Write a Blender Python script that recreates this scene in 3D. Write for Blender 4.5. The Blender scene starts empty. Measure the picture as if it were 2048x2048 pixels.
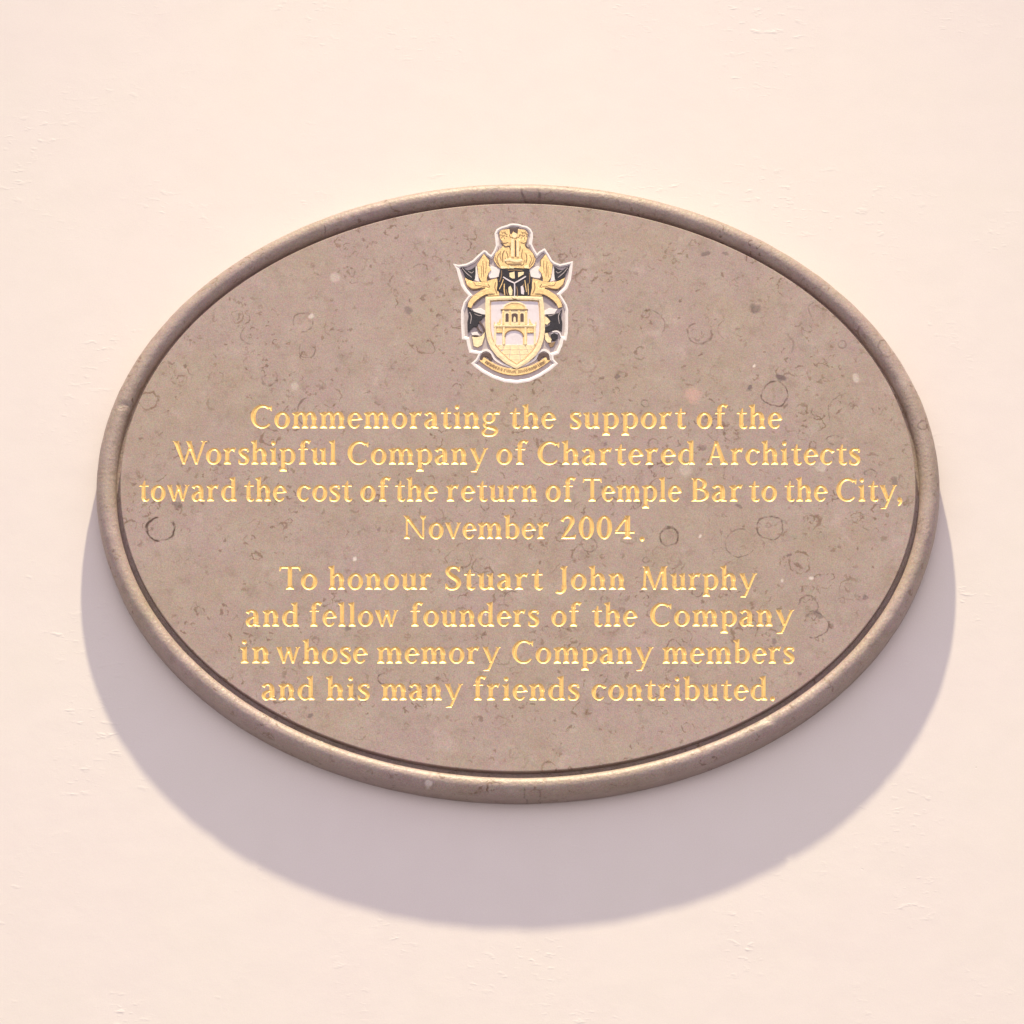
import bpy, bmesh, math, random
import numpy as np
from mathutils import Vector, Matrix, geometry

random.seed(7)
scene = bpy.context.scene
C = scene.collection

# ------------------------------------------------------------------ camera
U = 0.0005                       # metres per photograph pixel on the plaque
TILT = math.radians(20.0)        # the camera looks up at the plaque
DIST = 4.2
SIZE = 2048 * U
cam_data = bpy.data.cameras.new("camera")
cam_data.sensor_fit = 'HORIZONTAL'
cam_data.sensor_width = 36.0
cam_data.lens = 36.0 * DIST / SIZE
cam_data.clip_start = 0.05
cam_data.clip_end = 200.0
cam = bpy.data.objects.new("camera", cam_data)
C.objects.link(cam)
H_FACE = 64.5 * U                  # how far the plaque face stands out from the wall
TARGET = Vector((0, -H_FACE, 0))
cam.location = TARGET + Vector((0, -DIST * math.cos(TILT), -DIST * math.sin(TILT)))
cam.rotation_euler = (math.radians(90) + TILT, 0, 0)
scene.camera = cam

# ------------------------------------------------------------------ world
world = bpy.data.worlds.new("World")
scene.world = world
world.use_nodes = True
wn = world.node_tree
wn.nodes.clear()
sky = wn.nodes.new("ShaderNodeTexSky")
sky.sky_type = 'NISHITA'
sky.sun_disc = False
sky.sun_elevation = math.radians(20)
sky.sun_rotation = math.radians(180)
hsv = wn.nodes.new("ShaderNodeHueSaturation")
hsv.inputs['Saturation'].default_value = 0.12
tint = wn.nodes.new("ShaderNodeMix"); tint.data_type = 'RGBA'; tint.blend_type = 'MULTIPLY'
tint.inputs['Factor'].default_value = 1.0
tint.inputs[7].default_value = (0.87 * .66, 0.81 * .66, 0.905 * .66, 1)
bg = wn.nodes.new("ShaderNodeBackground")
bg.inputs['Strength'].default_value = 0.15
wo = wn.nodes.new("ShaderNodeOutputWorld")
wn.links.new(sky.outputs[0], hsv.inputs['Color'])
wn.links.new(hsv.outputs[0], tint.inputs[6])
glow = wn.nodes.new("ShaderNodeMix"); glow.data_type = 'RGBA'; glow.blend_type = 'ADD'
glow.inputs['Factor'].default_value = 1.0
glow.inputs[7].default_value = (0.243 / .15, 0.220 / .15, 0.238 / .15, 1)
glow.clamp_result = False
wn.links.new(tint.outputs[2], glow.inputs[6])
wn.links.new(glow.outputs[2], bg.inputs['Color'])
wn.links.new(bg.outputs[0], wo.inputs['Surface'])

# ------------------------------------------------------------------ the floodlight above the plaque (out of frame)
LAMP = Vector((-0.002, -1585 * U, (5950 - 640) * U))
ld = bpy.data.lights.new("floodlight", 'SPOT')
ld.shadow_soft_size = 0.036
ld.spot_size = math.radians(100)
ld.spot_blend = 1.0
ld.color = (1.0, 0.895, 0.63)
ld.energy = 87.0
ld.use_nodes = True
ln = ld.node_tree
ln.nodes.clear()
em = ln.nodes.new("ShaderNodeEmission")
fo = ln.nodes.new("ShaderNodeLightFalloff")
fo.inputs['Strength'].default_value = 1.0
lo = ln.nodes.new("ShaderNodeOutputLight")
ln.links.new(fo.outputs['Constant'], em.inputs['Strength'])
ln.links.new(em.outputs[0], lo.inputs['Surface'])
lamp = bpy.data.objects.new("floodlight", ld)
C.objects.link(lamp)
lamp.location = LAMP
lamp.rotation_euler = (math.radians(-10), 0, 0)      # beam axis ten degrees off the vertical, away from the wall

scene.view_settings.view_transform = 'Standard'
scene.view_settings.look = 'None'
scene.view_settings.exposure = 0.0
scene.view_settings.gamma = 1.0

# ------------------------------------------------------------------ pixel of the photograph -> point on a plane parallel to the wall
_R = cam.rotation_euler.to_matrix()
def P(px, py, h):
    d = _R @ Vector(((px - 1024) / 2048 * SIZE / DIST, -(py - 1024) / 2048 * SIZE / DIST, -1.0))
    o = cam.location
    t = (-h - o.y) / d.y
    return o + d * t

# ------------------------------------------------------------------ materials
def new_mat(name):
    m = bpy.data.materials.new(name)
    m.use_nodes = True
    nt = m.node_tree
    b = nt.nodes['Principled BSDF']
    return m, nt, b

class NT:
    def __init__(s, nt): s.nt = nt
    def n(s, t, **k):
        x = s.nt.nodes.new(t)
        for a, v in k.items(): setattr(x, a, v)
        return x
    def put(s, sock, v):
        if isinstance(v, (int, float)): sock.default_value = v
        elif isinstance(v, tuple): sock.default_value = v
        else: s.nt.links.new(v, sock)
    def math(s, op, a, b=0.0, c=None, clamp=False):
        x = s.n("ShaderNodeMath", operation=op, use_clamp=clamp)
        s.put(x.inputs[0], a); s.put(x.inputs[1], b)
        if c is not None: s.put(x.inputs[2], c)
        return x.outputs[0]
    def vmath(s, op, a, b=(0, 0, 0)):
        x = s.n("ShaderNodeVectorMath", operation=op)
        s.put(x.inputs[0], a)
        if op == 'SCALE': s.put(x.inputs['Scale'], b)
        else: s.put(x.inputs[1], b)
        return x.outputs['Value'] if op in ('LENGTH', 'DISTANCE', 'DOT_PRODUCT') else x.outputs[0]
    def noise(s, vec, scale, detail=2.0, rough=0.5, out='Fac', dist=0.0):
        x = s.n("ShaderNodeTexNoise")
        s.put(x.inputs['Vector'], vec)
        x.inputs['Scale'].default_value = scale
        x.inputs['Detail'].default_value = detail
        x.inputs['Roughness'].default_value = rough
        x.inputs['Distortion'].default_value = dist
        return x.outputs[out]
    def vor(s, vec, scale, feature='F1', dims='3D', rnd=1.0):
        x = s.n("ShaderNodeTexVoronoi", feature=feature, voronoi_dimensions=dims)
        s.put(x.inputs['Vector'], vec)
        x.inputs['Scale'].default_value = scale
        x.inputs['Randomness'].default_value = rnd
        return x
    def step(s, v, lo, hi, a=0.0, b=1.0):
        x = s.n("ShaderNodeMapRange", interpolation_type='SMOOTHSTEP')
        s.put(x.inputs[0], v)
        for i, q in enumerate((lo, hi, a, b)): s.put(x.inputs[i + 1], q)
        return x.outputs[0]
    def mix(s, f, a, b, blend='MIX'):
        x = s.n("ShaderNodeMix", data_type='RGBA', blend_type=blend)
        s.put(x.inputs[0], f); s.put(x.inputs[6], a); s.put(x.inputs[7], b)
        return x.outputs[2]

def srgb(r, g, b, k=1.0):
    f = lambda c: (c / 255 / 12.92 if c / 255 <= 0.04045 else ((c / 255 + 0.055) / 1.055) ** 2.4) * k
    return (f(r), f(g), f(b), 1.0)

# notable fossil rings, traced from the stone: x, y, radius, line half width, strength, gap direction (deg) or None, gap half angle
RINGS = [(322, 1057, 27, 3.4, 1.0, 70, 30), (1339, 1074, 18, 3.0, .75, 150, 0), (1540, 1056, 26, 2.2, .6, 100, 0),
         (1482, 1085, 30, 1.8, .5, 20, 45), (1399, 666, 23, 2.4, .5, 60, 35), (1550, 788, 26, 2.4, .75, 90, 0),
         (1288, 808, 8, 1.8, .55, 0, 0), (607, 645, 22, 2.0, .45, 230, 30), (613, 700, 15, 1.8, .45, 90, 40),
         (541, 757, 15, 2.2, .5, 110, 50), (1776, 696, 18, 2.6, .55, 45, 0), (1846, 848, 11, 2.0, .5, 0, 0),
         (1617, 1212, 20, 2.6, .6, 210, 30), (1630, 1250, 26, 2.0, .55, 180, 60), (1739, 948, 11, 2.4, .5, 250, 50),
         (1294, 650, 34, 1.8, .4, 215, 110), (1668, 880, 12, 1.9, .55, 330, 50), (628, 823, 34, 2.0, .55, 0, 115),
         (1022, 1198, 15, 1.8, .5, -30, 70), (1180, 1090, 16, 1.8, .45, 90, 0), (770, 1355, 14, 2.6, .65, 10, 70),
         (1662, 1253, 5, 1.2, .3, 0, 0), (1683, 688, 7, 1.8, .4, 0, 0), (1062, 388, 18, 3.0, .5, 90, 60),
         (1392, 1180, 11, 2.2, .5, 20, 20), (660, 660, 9, 1.6, .35, 0, 90), (1640, 620, 24, 1.8, .4, 0, 120),
         (1560, 690, 30, 2.6, .5, 190, 130), (1455, 660, 22, 1.8, .4, 0, 110), (500, 668, 20, 1.9, .4, 30, 90),
         (1066, 1587, 14, 2.4, .5, 90, 60), (1290, 1120, 6, 1.8, .4, 0, 0), (1730, 1070, 42, 1.8, .35, 270, 150),
         (1500, 870, 70, 1.6, .3, 0, 140), (1705, 830, 48, 1.8, .4, 330, 130)]
SPOTS = [(1559, 756, 12, .8), (1513, 618, 13, .55), (814, 620, 10, .5), (1234, 752, 9, .6), (1502, 780, 6, .7),
         (352, 1011, 9, .5), (1409, 510, 9, .6), (1452, 507, 7, .5), (697, 1258, 8, .55), (1789, 961, 9, .5),
         (757, 1064, 7, .4), (623, 1431, 5, .6), (1598, 1346, 6, .5), (1730, 1196, 7, .5), (1577, 1112, 5, .6),
         (1478, 1014, 6, .55), (1228, 1390, 5, .4), (1545, 1283, 8, .5), (1209, 888, 6, .5), (1409, 893, 8, .5), (1636, 1228, 8, .5)]

def stone_mat(name, relief, rough=.55, spec=.35):
    m, nt, b = new_mat(name)
    g = NT(nt)
    tc = g.n("ShaderNodeTexCoord")
    v = g.vmath('SCALE', tc.outputs['Object'], 1.0 / U)        # photograph pixels on the stone
    wv = g.noise(v, 0.045, 3, .6, 'Color')
    wv = g.vmath('SUBTRACT', wv, (.5, .5, .5))
    v3 = g.vmath('ADD', v, g.vmath('SCALE', wv, 26.0))
    wv2 = g.vmath('SUBTRACT', g.noise(v, 0.016, 2, .5, 'Color'), (.5, .5, .5))
    # ground tone
    big = g.step(g.noise(v, 0.006, 4, .55), .35, .65)
    col = g.mix(big, srgb(168, 148, 133), srgb(170, 148, 141))
    mid = g.step(g.noise(g.vmath('ADD', v, (91., 3., 7.)), 0.022, 4, .6), .38, .68)
    col = g.mix(g.math('MULTIPLY', mid, .5), col, srgb(178, 161, 148))
    low = g.step(g.noise(g.vmath('ADD', v, (-391., 3., 77.)), 0.03, 5, .65), .50, .74)
    col = g.mix(g.math('MULTIPLY', low, .42), col, srgb(140, 121, 106))
    # brownish blotches
    blo = g.step(g.noise(g.vmath('ADD', v, (35., 313., -57.)), 0.075, 3, .6), .63, .76)
    col = g.mix(g.math('MULTIPLY', blo, .42), col, srgb(134, 102, 80))
    pal = g.step(g.noise(g.vmath('ADD', v, (735., -13., 157.)), 0.018, 5, .65), .56, .74)
    col = g.mix(g.math('MULTIPLY', pal, .38), col, srgb(196, 176, 168))
    grn = g.step(g.noise(g.vmath('ADD', v, (-35., 813., 57.)), 0.012, 4, .6), .54, .70)
    col = g.mix(g.math('MULTIPLY', grn, .2), col, srgb(150, 141, 122))
    # small shell fragments: short curved slivers
    def arcs(scale, lo, hi, wdt, keep, seed, strength, tone):
        vv = g.vmath('ADD', v3, (seed, seed * .7, seed * 1.3))
        vo = g.vor(vv, 1.0 / scale, dims='3D')
        sep = g.n("ShaderNodeSeparateColor"); g.put(sep.inputs[0], vo.outputs['Color'])
        r = g.math('MULTIPLY_ADD', sep.outputs[0], hi - lo, lo)
        d = g.math('ABSOLUTE', g.math('SUBTRACT', vo.outputs['Distance'], r))
        wm = g.step(g.noise(g.vmath('ADD', v, (0., seed, seed * 5)), 2.6 / scale, 1, .5), .32, .68, .35, 1.5)
        band = g.step(g.math('DIVIDE', d, wm), wdt / scale * .25, wdt / scale, 1.0, 0.0)
        on = g.math('GREATER_THAN', sep.outputs[1], 1 - keep)
        brk = g.step(g.noise(g.vmath('ADD', v, (seed * 3, 0., 0.)), 1.9 / scale, 2, .5), .48, .56)
        f = g.math('MULTIPLY', g.math('MULTIPLY', band, on), g.math('MULTIPLY', brk, strength))
        return f, tone
    clu = g.step(g.noise(g.vmath('ADD', v, (-311., 44., 918.)), 0.0085, 3, .55), .38, .62, .30, 1.15)
    for a in ((52, .18, .45, 2.7, .34, 11., .58, srgb(116, 88, 62)), (30, .2, .5, 2.5, .32, 47., .58, srgb(108, 80, 60)),
              (17, .12, .36, 2.6, .28, 83., .5, srgb(122, 94, 70))):
        f, t = arcs(*a)
        f = g.math('MULTIPLY', f, clu)
        col = g.mix(f, col, t)
    # dark specks and pale chips
    sp = g.vor(g.vmath('ADD', v3, (500., 20., 3.)), 1 / 42.0)
    sc = g.n("ShaderNodeSeparateColor"); g.put(sc.inputs[0], sp.outputs['Color'])
    f = g.math('MULTIPLY', g.step(sp.outputs['Distance'], .05, .12, 1, 0), g.math('GREATER_THAN', sc.outputs[0], .55))
    col = g.mix(g.math('MULTIPLY', f, .6), col, srgb(110, 80, 62))
    sp = g.vor(g.vmath('ADD', v, (50., 220., 31.)), 1 / 120.0)
    f = g.step(sp.outputs['Distance'], .016, .03, 1, 0)
    col = g.mix(g.math('MULTIPLY', f, .8), col, srgb(228, 220, 214))
    # the large rings
    wv3 = g.vmath('SCALE', wv2, 12.0)
    wv4 = g.vmath('SCALE', g.vmath('SUBTRACT', g.noise(v, 0.036, 3, .5, 'Color'), (.5, .5, .5)), 17.0)
    vr = g.vmath('ADD', g.vmath('ADD', v, wv3), wv4)
    fine = g.step(g.noise(v, .09, 2, .5), .34, .62, .25, 1.0)
    tot = None
    for (x, y, r, w, st, ga, gh) in RINGS:
        c = P(x, y, H_FACE)
        c = ((c.x - PC.x) / U, 0.0, (c.z - PC.z) / U)
        q = g.vmath('MULTIPLY', g.vmath('SUBTRACT', vr, c), (1., 0., 1.))
        d = g.math('ABSOLUTE', g.math('SUBTRACT', g.vmath('LENGTH', q), float(r)))
        f = g.step(d, w * .3, w * 1.15, min(1.0, st * 1.1), 0.0)
        if gh > 0:
            a = math.radians(ga)
            dot = g.vmath('DOT_PRODUCT', g.vmath('NORMALIZE', q), (math.cos(a), 0., math.sin(a)))
            f = g.math('MULTIPLY', f, g.step(dot, math.cos(math.radians(min(gh + 12, 179))), math.cos(math.radians(gh)), 1., 0.))
        tot = f if tot is None else g.math('MAXIMUM', tot, f)
    tot = g.math('MULTIPLY', tot, fine)
    col = g.mix(tot, col, srgb(84, 62, 52))
    tot = None
    for (x, y, r, st) in SPOTS:
        c = P(x, y, H_FACE)
        c = ((c.x - PC.x) / U, 0.0, (c.z - PC.z) / U)
        q = g.vmath('MULTIPLY', g.vmath('SUBTRACT', g.vmath('ADD', vr, wv4), c), (1., 0., 1.))
        f = g.step(g.vmath('LENGTH', q), r * .55, r * 1.1, st, 0.0)
        tot = f if tot is None else g.math('MAXIMUM', tot, f)
    col = g.mix(tot, col, srgb(98, 80, 82))
    for (x, y, r, st) in ((856, 1567, 8, .85), (642, 1479, 4, .8), (623, 633, 7, .7), (1710, 757, 8, .5), (1507, 730, 4, .9), (1624, 1155, 5, .8), (1564, 1162, 4, .7), (1401, 1069, 4, .8), (710, 1115, 5, .85), (590, 772, 9, .35), (670, 555, 12, .35), (1370, 940, 14, .3), (1640, 935, 12, .4)):
        c = P(x, y, H_FACE); c = ((c.x - PC.x) / U, 0.0, (c.z - PC.z) / U)
        q = g.vmath('MULTIPLY', g.vmath('SUBTRACT', vr, c), (1., 0., 1.))
        col = g.mix(g.step(g.vmath('LENGTH', q), r * .5, r * 1.1, st, 0.), col, srgb(222, 208, 198))
    c = P(1386, 790, H_FACE); c = ((c.x - PC.x) / U, 0.0, (c.z - PC.z) / U)
    q = g.vmath('MULTIPLY', g.vmath('SUBTRACT', vr, c), (1., 0., 1.))
    col = g.mix(g.step(g.vmath('LENGTH', q), 10., 24., .6, 0.), col, srgb(205, 165, 152))
    # crystalline grain
    gr = g.noise(v, .42, 2, .7)
    hs = g.n("ShaderNodeHueSaturation")
    g.put(hs.inputs['Color'], col)
    g.put(hs.inputs['Value'], g.step(gr, .2, .8, .83, 1.17))
    grc = g.noise(v, .30, 1, .5, 'Color')
    col = g.mix(.22, hs.outputs[0], grc, 'OVERLAY')
    g.put(b.inputs['Base Color'], col)
    b.inputs['Roughness'].default_value = rough
    b.inputs['Specular IOR Level'].default_value = spec
    bu = g.n("ShaderNodeBump"); bu.inputs['Strength'].default_value = min(1, .25 * relief); bu.inputs['Distance'].default_value = .0006 * relief ** .5
    g.put(bu.inputs['Height'], g.math('ADD', g.noise(v, .16, 4, .6), g.math('MULTIPLY', g.noise(v, .02, 3, .5), 1.5)))
    nt.links.new(bu.outputs[0], b.inputs['Normal'])
    return m

def wall_mat():
    m, nt, b = new_mat("cream_painted_plaster")
    g = NT(nt)
    tc = g.n("ShaderNodeTexCoord")
    v = g.vmath('SCALE', tc.outputs['Object'], 1.0 / U)
    n1 = g.step(g.noise(v, .0022, 4, .55), .35, .65)
    col = g.mix(n1, (.815, .745, .685, 1), (.815, .735, .69, 1))
    n2 = g.step(g.noise(v, .012, 4, .6), .3, .7)
    col = g.mix(g.math('MULTIPLY', n2, .5), col, (.84, .765, .715, 1))
    # a few pin holes, coloured darker than the plaster
    vo = g.vor(g.vmath('ADD', g.vmath('MULTIPLY', v, (1., 1., 1.5)), g.vmath('SCALE', g.noise(v, .05, 2, .5, 'Color'), 12.)), 1 / 190.)
    sc = g.n("ShaderNodeSeparateColor"); g.put(sc.inputs[0], vo.outputs['Color'])
    pit = g.math('MULTIPLY', g.step(vo.outputs['Distance'], .010, .026, 1, 0), g.math('GREATER_THAN', sc.outputs[0], .55))
    col = g.mix(g.math('MULTIPLY', pit, .5), col, (.42, .33, .27, 1))
    wg = g.n("ShaderNodeHueSaturation"); g.put(wg.inputs['Color'], col)
    g.put(wg.inputs['Value'], g.step(g.noise(v, .38, 2, .7), .2, .8, .975, 1.025))
    g.put(b.inputs['Base Color'], g.mix(.05, wg.outputs[0], g.noise(v, .25, 1, .5, 'Color'), 'OVERLAY'))
    b.inputs['Roughness'].default_value = .75
    b.inputs['Specular IOR Level'].default_value = .2
    # relief: fine grain, horizontal float marks in patches, pits
    vs = g.vmath('MULTIPLY', v, (.45, 1., 1.))
    patch = g.step(g.noise(g.vmath('ADD', v, (700., 0., 90.)), .0045, 3, .5), .50, .68)
    marks = g.math('MULTIPLY', g.step(g.noise(vs, .075, 2, .5), .55, .80), patch)
    hgt = g.math('ADD', g.math('MULTIPLY', marks, .75), g.math('MULTIPLY', g.noise(v, .25, 3, .6), .10))
    hgt = g.math('ADD', hgt, g.math('MULTIPLY', g.noise(v, .014, 3, .5), .9))
    vo2 = g.vor(g.vmath('ADD', g.vmath('MULTIPLY', v, (.6, 1., 1.3)), g.vmath('SCALE', g.noise(v, .04, 2, .5, 'Color'), 18.)), 1 / 80.)
    sc2 = g.n("ShaderNodeSeparateColor"); g.put(sc2.inputs[0], vo2.outputs['Color'])
    dent = g.math('MULTIPLY', g.step(vo2.outputs['Distance'], .02, .10, 1, 0), g.math('GREATER_THAN', sc2.outputs[1], .55))
    hgt = g.math('SUBTRACT', hgt, g.math('MULTIPLY', dent, g.step(patch, 0., 1., .35, 1.1)))
    hgt = g.math('SUBTRACT', hgt, g.math('MULTIPLY', pit, 1.5))
    bu = g.n("ShaderNodeBump"); bu.inputs['Strength'].default_value = .55; bu.inputs['Distance'].default_value = .0008
    g.put(bu.inputs['Height'], hgt)
    nt.links.new(bu.outputs[0], b.inputs['Normal'])
    return m

def paint(name, col, rough=.45, metal=0.0, var=.12, spec=.5, relief=0.0):
    m, nt, b = new_mat(name)
    g = NT(nt)
    tc = g.n("ShaderNodeTexCoord")
    v = g.vmath('SCALE', tc.outputs['Object'], 1.0 / U)
    n = g.step(g.noise(v, .12, 3, .6), .25, .75, 1 - var, 1 + var)
    hs = g.n("ShaderNodeHueSaturation"); hs.inputs['Color'].default_value = col
    g.put(hs.inputs['Value'], n)
    g.put(b.inputs['Base Color'], hs.outputs[0])
    b.inputs['Roughness'].default_value = rough
    b.inputs['Metallic'].default_value = metal
    b.inputs['Specular IOR Level'].default_value = spec
    if relief:
        bu = g.n("ShaderNodeBump"); bu.inputs['Strength'].default_value = relief; bu.inputs['Distance'].default_value = .0008
        g.put(bu.inputs['Height'], g.noise(v, .17, 3, .6, dist=.8))
        nt.links.new(bu.outputs[0], b.inputs['Normal'])
    return m

# ------------------------------------------------------------------ object helpers
def link(name, verts, faces, mat, parent=None, loc=None, smooth=False):
    """one mesh object; verts are world points, stored relative to loc"""
    loc = Vector(loc) if loc is not None else Vector((0, 0, 0))
    me = bpy.data.meshes.new(name)
    me.from_pydata([tuple(Vector(v) - loc) for v in verts], [], [list(f) for f in faces])
    me.materials.append(mat)
    me.validate()
    bm = bmesh.new(); bm.from_mesh(me)
    bmesh.ops.recalc_face_normals(bm, faces=bm.faces)
    bm.to_mesh(me); bm.free()
    if smooth:
        for p in me.polygons: p.use_smooth = True
    o = bpy.data.objects.new(name, me)
    C.objects.link(o)
    if parent is not None:
        o.parent = parent
        o.location = loc - WORLD_LOC[parent.name]
    else:
        o.location = loc
    WORLD_LOC[o.name] = loc
    return o
WORLD_LOC = {}

# ------------------------------------------------------------------ the wall
# inner edge of the face: extremes traced from the photograph
eL, eR = P(240, 976, H_FACE), P(1832, 976, H_FACE)
eT, eB = P(1036, 407, H_FACE), P(1036, 1543, H_FACE)
PC = Vector(((eL.x + eR.x) / 2, 0.0, (eT.z + eB.z) / 2))     # plaque centre, on the wall
FA, FB = (eR.x - eL.x) / 2, (eT.z - eB.z) / 2                 # semi axes of the raised face

wall_m = wall_mat()
w = link("wall", [(-3, 0, -2.4), (3, 0, -2.4), (3, 0, 2.8), (-3, 0, 2.8), (-3, .3, -2.4), (3, .3, -2.4), (3, .3, 2.8), (-3, .3, 2.8)],
         [(0, 1, 2, 3), (4, 5, 6, 7), (0, 1, 5, 4), (1, 2, 6, 5), (2, 3, 7, 6), (3, 0, 4, 7)], wall_m)
w["kind"] = "structure"
w["label"] = "smooth cream painted plaster wall behind the oval plaque"

# ------------------------------------------------------------------ the plaque
STONE = stone_mat('limestone_face', 1.0)
STONE_RIM = stone_mat('limestone_rim', 2.6, .45, .5)
GOLD = paint("gilding", (.98, .63, .22, 1), .42, .28, .08)
plaque = bpy.data.objects.new("memorial_plaque", None)
C.objects.link(plaque)
plaque.location = PC
WORLD_LOC[plaque.name] = PC.copy()
plaque["label"] = "oval brown limestone plaque with gilded lettering and a coat of arms, fixed to cream wall"
plaque["category"] = "plaque"

N = 720
from mathutils import noise as mnoise
def ell(off, h, t):
    a, b = FA, FB
    x, z = a * math.cos(t), b * math.sin(t)
    nx, nz = b * math.cos(t), a * math.sin(t)
    l = math.hypot(nx, nz)
    return (PC.x + x + nx / l * off, -h, PC.z + z + nz / l * off)
def loft(profile, rough=0.0):
    vs, fs = [], []
    for i in range(N):
        for (o, h) in profile:
            p = Vector(ell(o * U, h * U, 2 * math.pi * i / N))
            w_ = mnoise.noise(p * 38) * .5 + mnoise.noise(p * 120) * .28
            chip = max(0.0, mnoise.noise(p * 75 + Vector((3, 9, 1))) - .52) * 7.0
            p = Vector(ell((o + w_ * rough) * U, (h + (w_ * .8 - chip) * rough * (h > 5)) * U, 2 * math.pi * i / N))
            vs.append(tuple(p))
    k = len(profile)
    for i in range(N):
        j = (i + 1) % N
        for q in range(k - 1):
            fs.append((i * k + q, j * k + q, j * k + q + 1, i * k + q + 1))
    return vs, fs
BW, BH, Z0, HF, GW = 49.0, 24.0, 46.0, 64.5, 8.0     # rim width, bead height, groove level, face level, groove width
prof = [(0.0, Z0), (GW, Z0)]
BR = (BW - GW) / 2
for i in range(1, 29):
    a = math.pi * (1 - i / 28)
    prof.append((GW + BR + BR * math.cos(a), Z0 + BH * math.sin(a)))
prof += [(BW - 0.4, Z0 - 10), (BW - 1.2, 0.5)]
prof.append((BW - 1.2, -3.0))
vs, fs = loft(prof, 1.0)
rim = link("rim", vs, fs, STONE_RIM, plaque, PC, smooth=True)
# step of the raised face: bevelled arris, vertical side, floor of the groove
vs, fs = loft([(-1.8, HF), (-0.6, HF - .45), (0, HF - 1.6), (0, Z0 - 2)])
link("face_edge", vs, fs, STONE, plaque, PC, smooth=False)

# ------------------------------------------------------------------ letter shapes (drawn as tapering chisel strokes)
XH, CAP, ASC, DSC, WS, TN = 32.5, 46.5, 48.0, -14.0, 8.2, 3.6
BOLD = 1.8
def cr(p, n=5):
    """Catmull-Rom through points of any dimension"""
    p = [np.array(q, float) for q in p]
    p = [2 * p[0] - p[1]] + p + [2 * p[-1] - p[-2]]
    out = []
    for i in range(1, len(p) - 2):
        for k in range(n):
            t = k / n
            a, b, c, d = p[i - 1], p[i], p[i + 1], p[i + 2]
            out.append(.5 * ((2 * b) + (-a + c) * t + (2 * a - 5 * b + 4 * c - d) * t * t + (-a + 3 * b - 3 * c + d) * t ** 3))
    out.append(p[-2])
    return out
def S(*pts, n=4, closed=False):
    q = cr(pts, n)
    L_, R_ = [], []
    for i, a in enumerate(q):
        d = q[min(i + 1, len(q) - 1)][:2] - q[max(i - 1, 0)][:2]
        d = d / (np.hypot(*d) + 1e-9)
        nn = np.array((-d[1], d[0])) * (max(a[2], .6) + BOLD) / 2
        L_.append(a[:2] + nn); R_.append(a[:2] - nn)
    return [[tuple(L_[i]), tuple(R_[i]), tuple(R_[i + 1]), tuple(L_[i + 1])] for i in range(len(q) - 1)]
def L(x0, y0, x1, y1, w0, w1=None):
    """horizontal-cut stroke: widths measured along x when steep, along y when flat"""
    w1 = w0 if w1 is None else w1
    w0 += BOLD * .8; w1 += BOLD * .8
    if abs(y1 - y0) > abs(x1 - x0) * .6:
        return [[(x0 - w0 / 2, y0), (x0 + w0 / 2, y0), (x1 + w1 / 2, y1), (x1 - w1 / 2, y1)]]
    return [[(x0, y0 - w0 / 2), (x0, y0 + w0 / 2), (x1, y1 + w1 / 2), (x1, y1 - w1 / 2)]]
def foot(x, w=WS, l=3.7, r=3.7, y=0.0, up=1):
    l, r = l * .78, r * .78
    a, b = 3.2 * up, 8.6 * up
    p = [(x - w / 2 - l, y), (x + w / 2 + r, y), (x + w / 2 + r * .96, y + a), (x + w / 2, y + b), (x - w / 2, y + b), (x - w / 2 - l * .96, y + a)]
    if up < 0: p.reverse()
    return [p]
def flag(x, y, w=WS, l=3.7):
    return [[(x + w / 2, y + .9), (x - w / 2 - l, y - 1.8), (x - w / 2 - l * .95, y - 3.6), (x - w / 2, y - 7), (x + w / 2, y - 7)]]
def ring(cx, cy, rx, ry, ts=WS, tt=TN, a0=0, a1=360, n=28, stress=12, e0=1.0, e1=1.0):
    ts += BOLD * .4; tt += BOLD
    m = max(6, int(n * abs(a1 - a0) / 360))
    po, pi_ = [], []
    for i in range(m + 1):
        t = math.radians(a0 + (a1 - a0) * i / m)
        th = tt + (ts - tt) * math.cos(t + math.radians(stress)) ** 2
        f = i / m
        k = (e0 + (1 - e0) * min(1, f / .18)) * (e1 + (1 - e1) * min(1, (1 - f) / .18))
        th *= k
        o = np.array((cx + rx * math.cos(t), cy + ry * math.sin(t)))
        nn = np.array((math.cos(t) / rx, math.sin(t) / ry)); nn /= np.hypot(*nn)
        if k < 1: o = o - nn * (th / k - th) * .5
        po.append(o); pi_.append(o - nn * th)
    return [[tuple(po[i]), tuple(pi_[i]), tuple(pi_[i + 1]), tuple(po[i + 1])] for i in range(m)]
def disc(x, y, r, n=12):
    return [[(x + r * math.cos(2 * math.pi * i / n), y + r * math.sin(2 * math.pi * i / n)) for i in range(n)]]
def stem(x, y0, y1, w=WS): return [[(x - w / 2, y0), (x + w / 2, y0), (x + w / 2, y1), (x - w / 2, y1)]]
def arch(x0, x1):
    return S((x0 + 2, 23.5, 2.4), (x0 + 5.5, 28.6, 3.4), (x0 + 10.5, 30.7, 4.0), (x1 - 2.4, 28.2, 6.6), (x1, 21.5, WS), (x1, 17, WS)) + stem(x1, 0, 17.3)
def G_o(): return ring(15.5, 16.2, 15.5, 17.0), 31
def G_n(): return flag(7.5, XH) + stem(7.5, 0, XH - 6) + foot(7.5) + arch(7.5, 24.6) + foot(24.6), 32.2
def G_m(): return flag(7.5, XH) + stem(7.5, 0, XH - 6) + foot(7.5) + arch(7.5, 25) + foot(25, r=3, l=3) + arch(25, 42.6) + foot(42.6), 50
def G_h(): return flag(7.5, ASC) + stem(7.5, 0, ASC - 6) + foot(7.5) + arch(7.5, 25.8) + foot(25.8), 33.5
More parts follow.
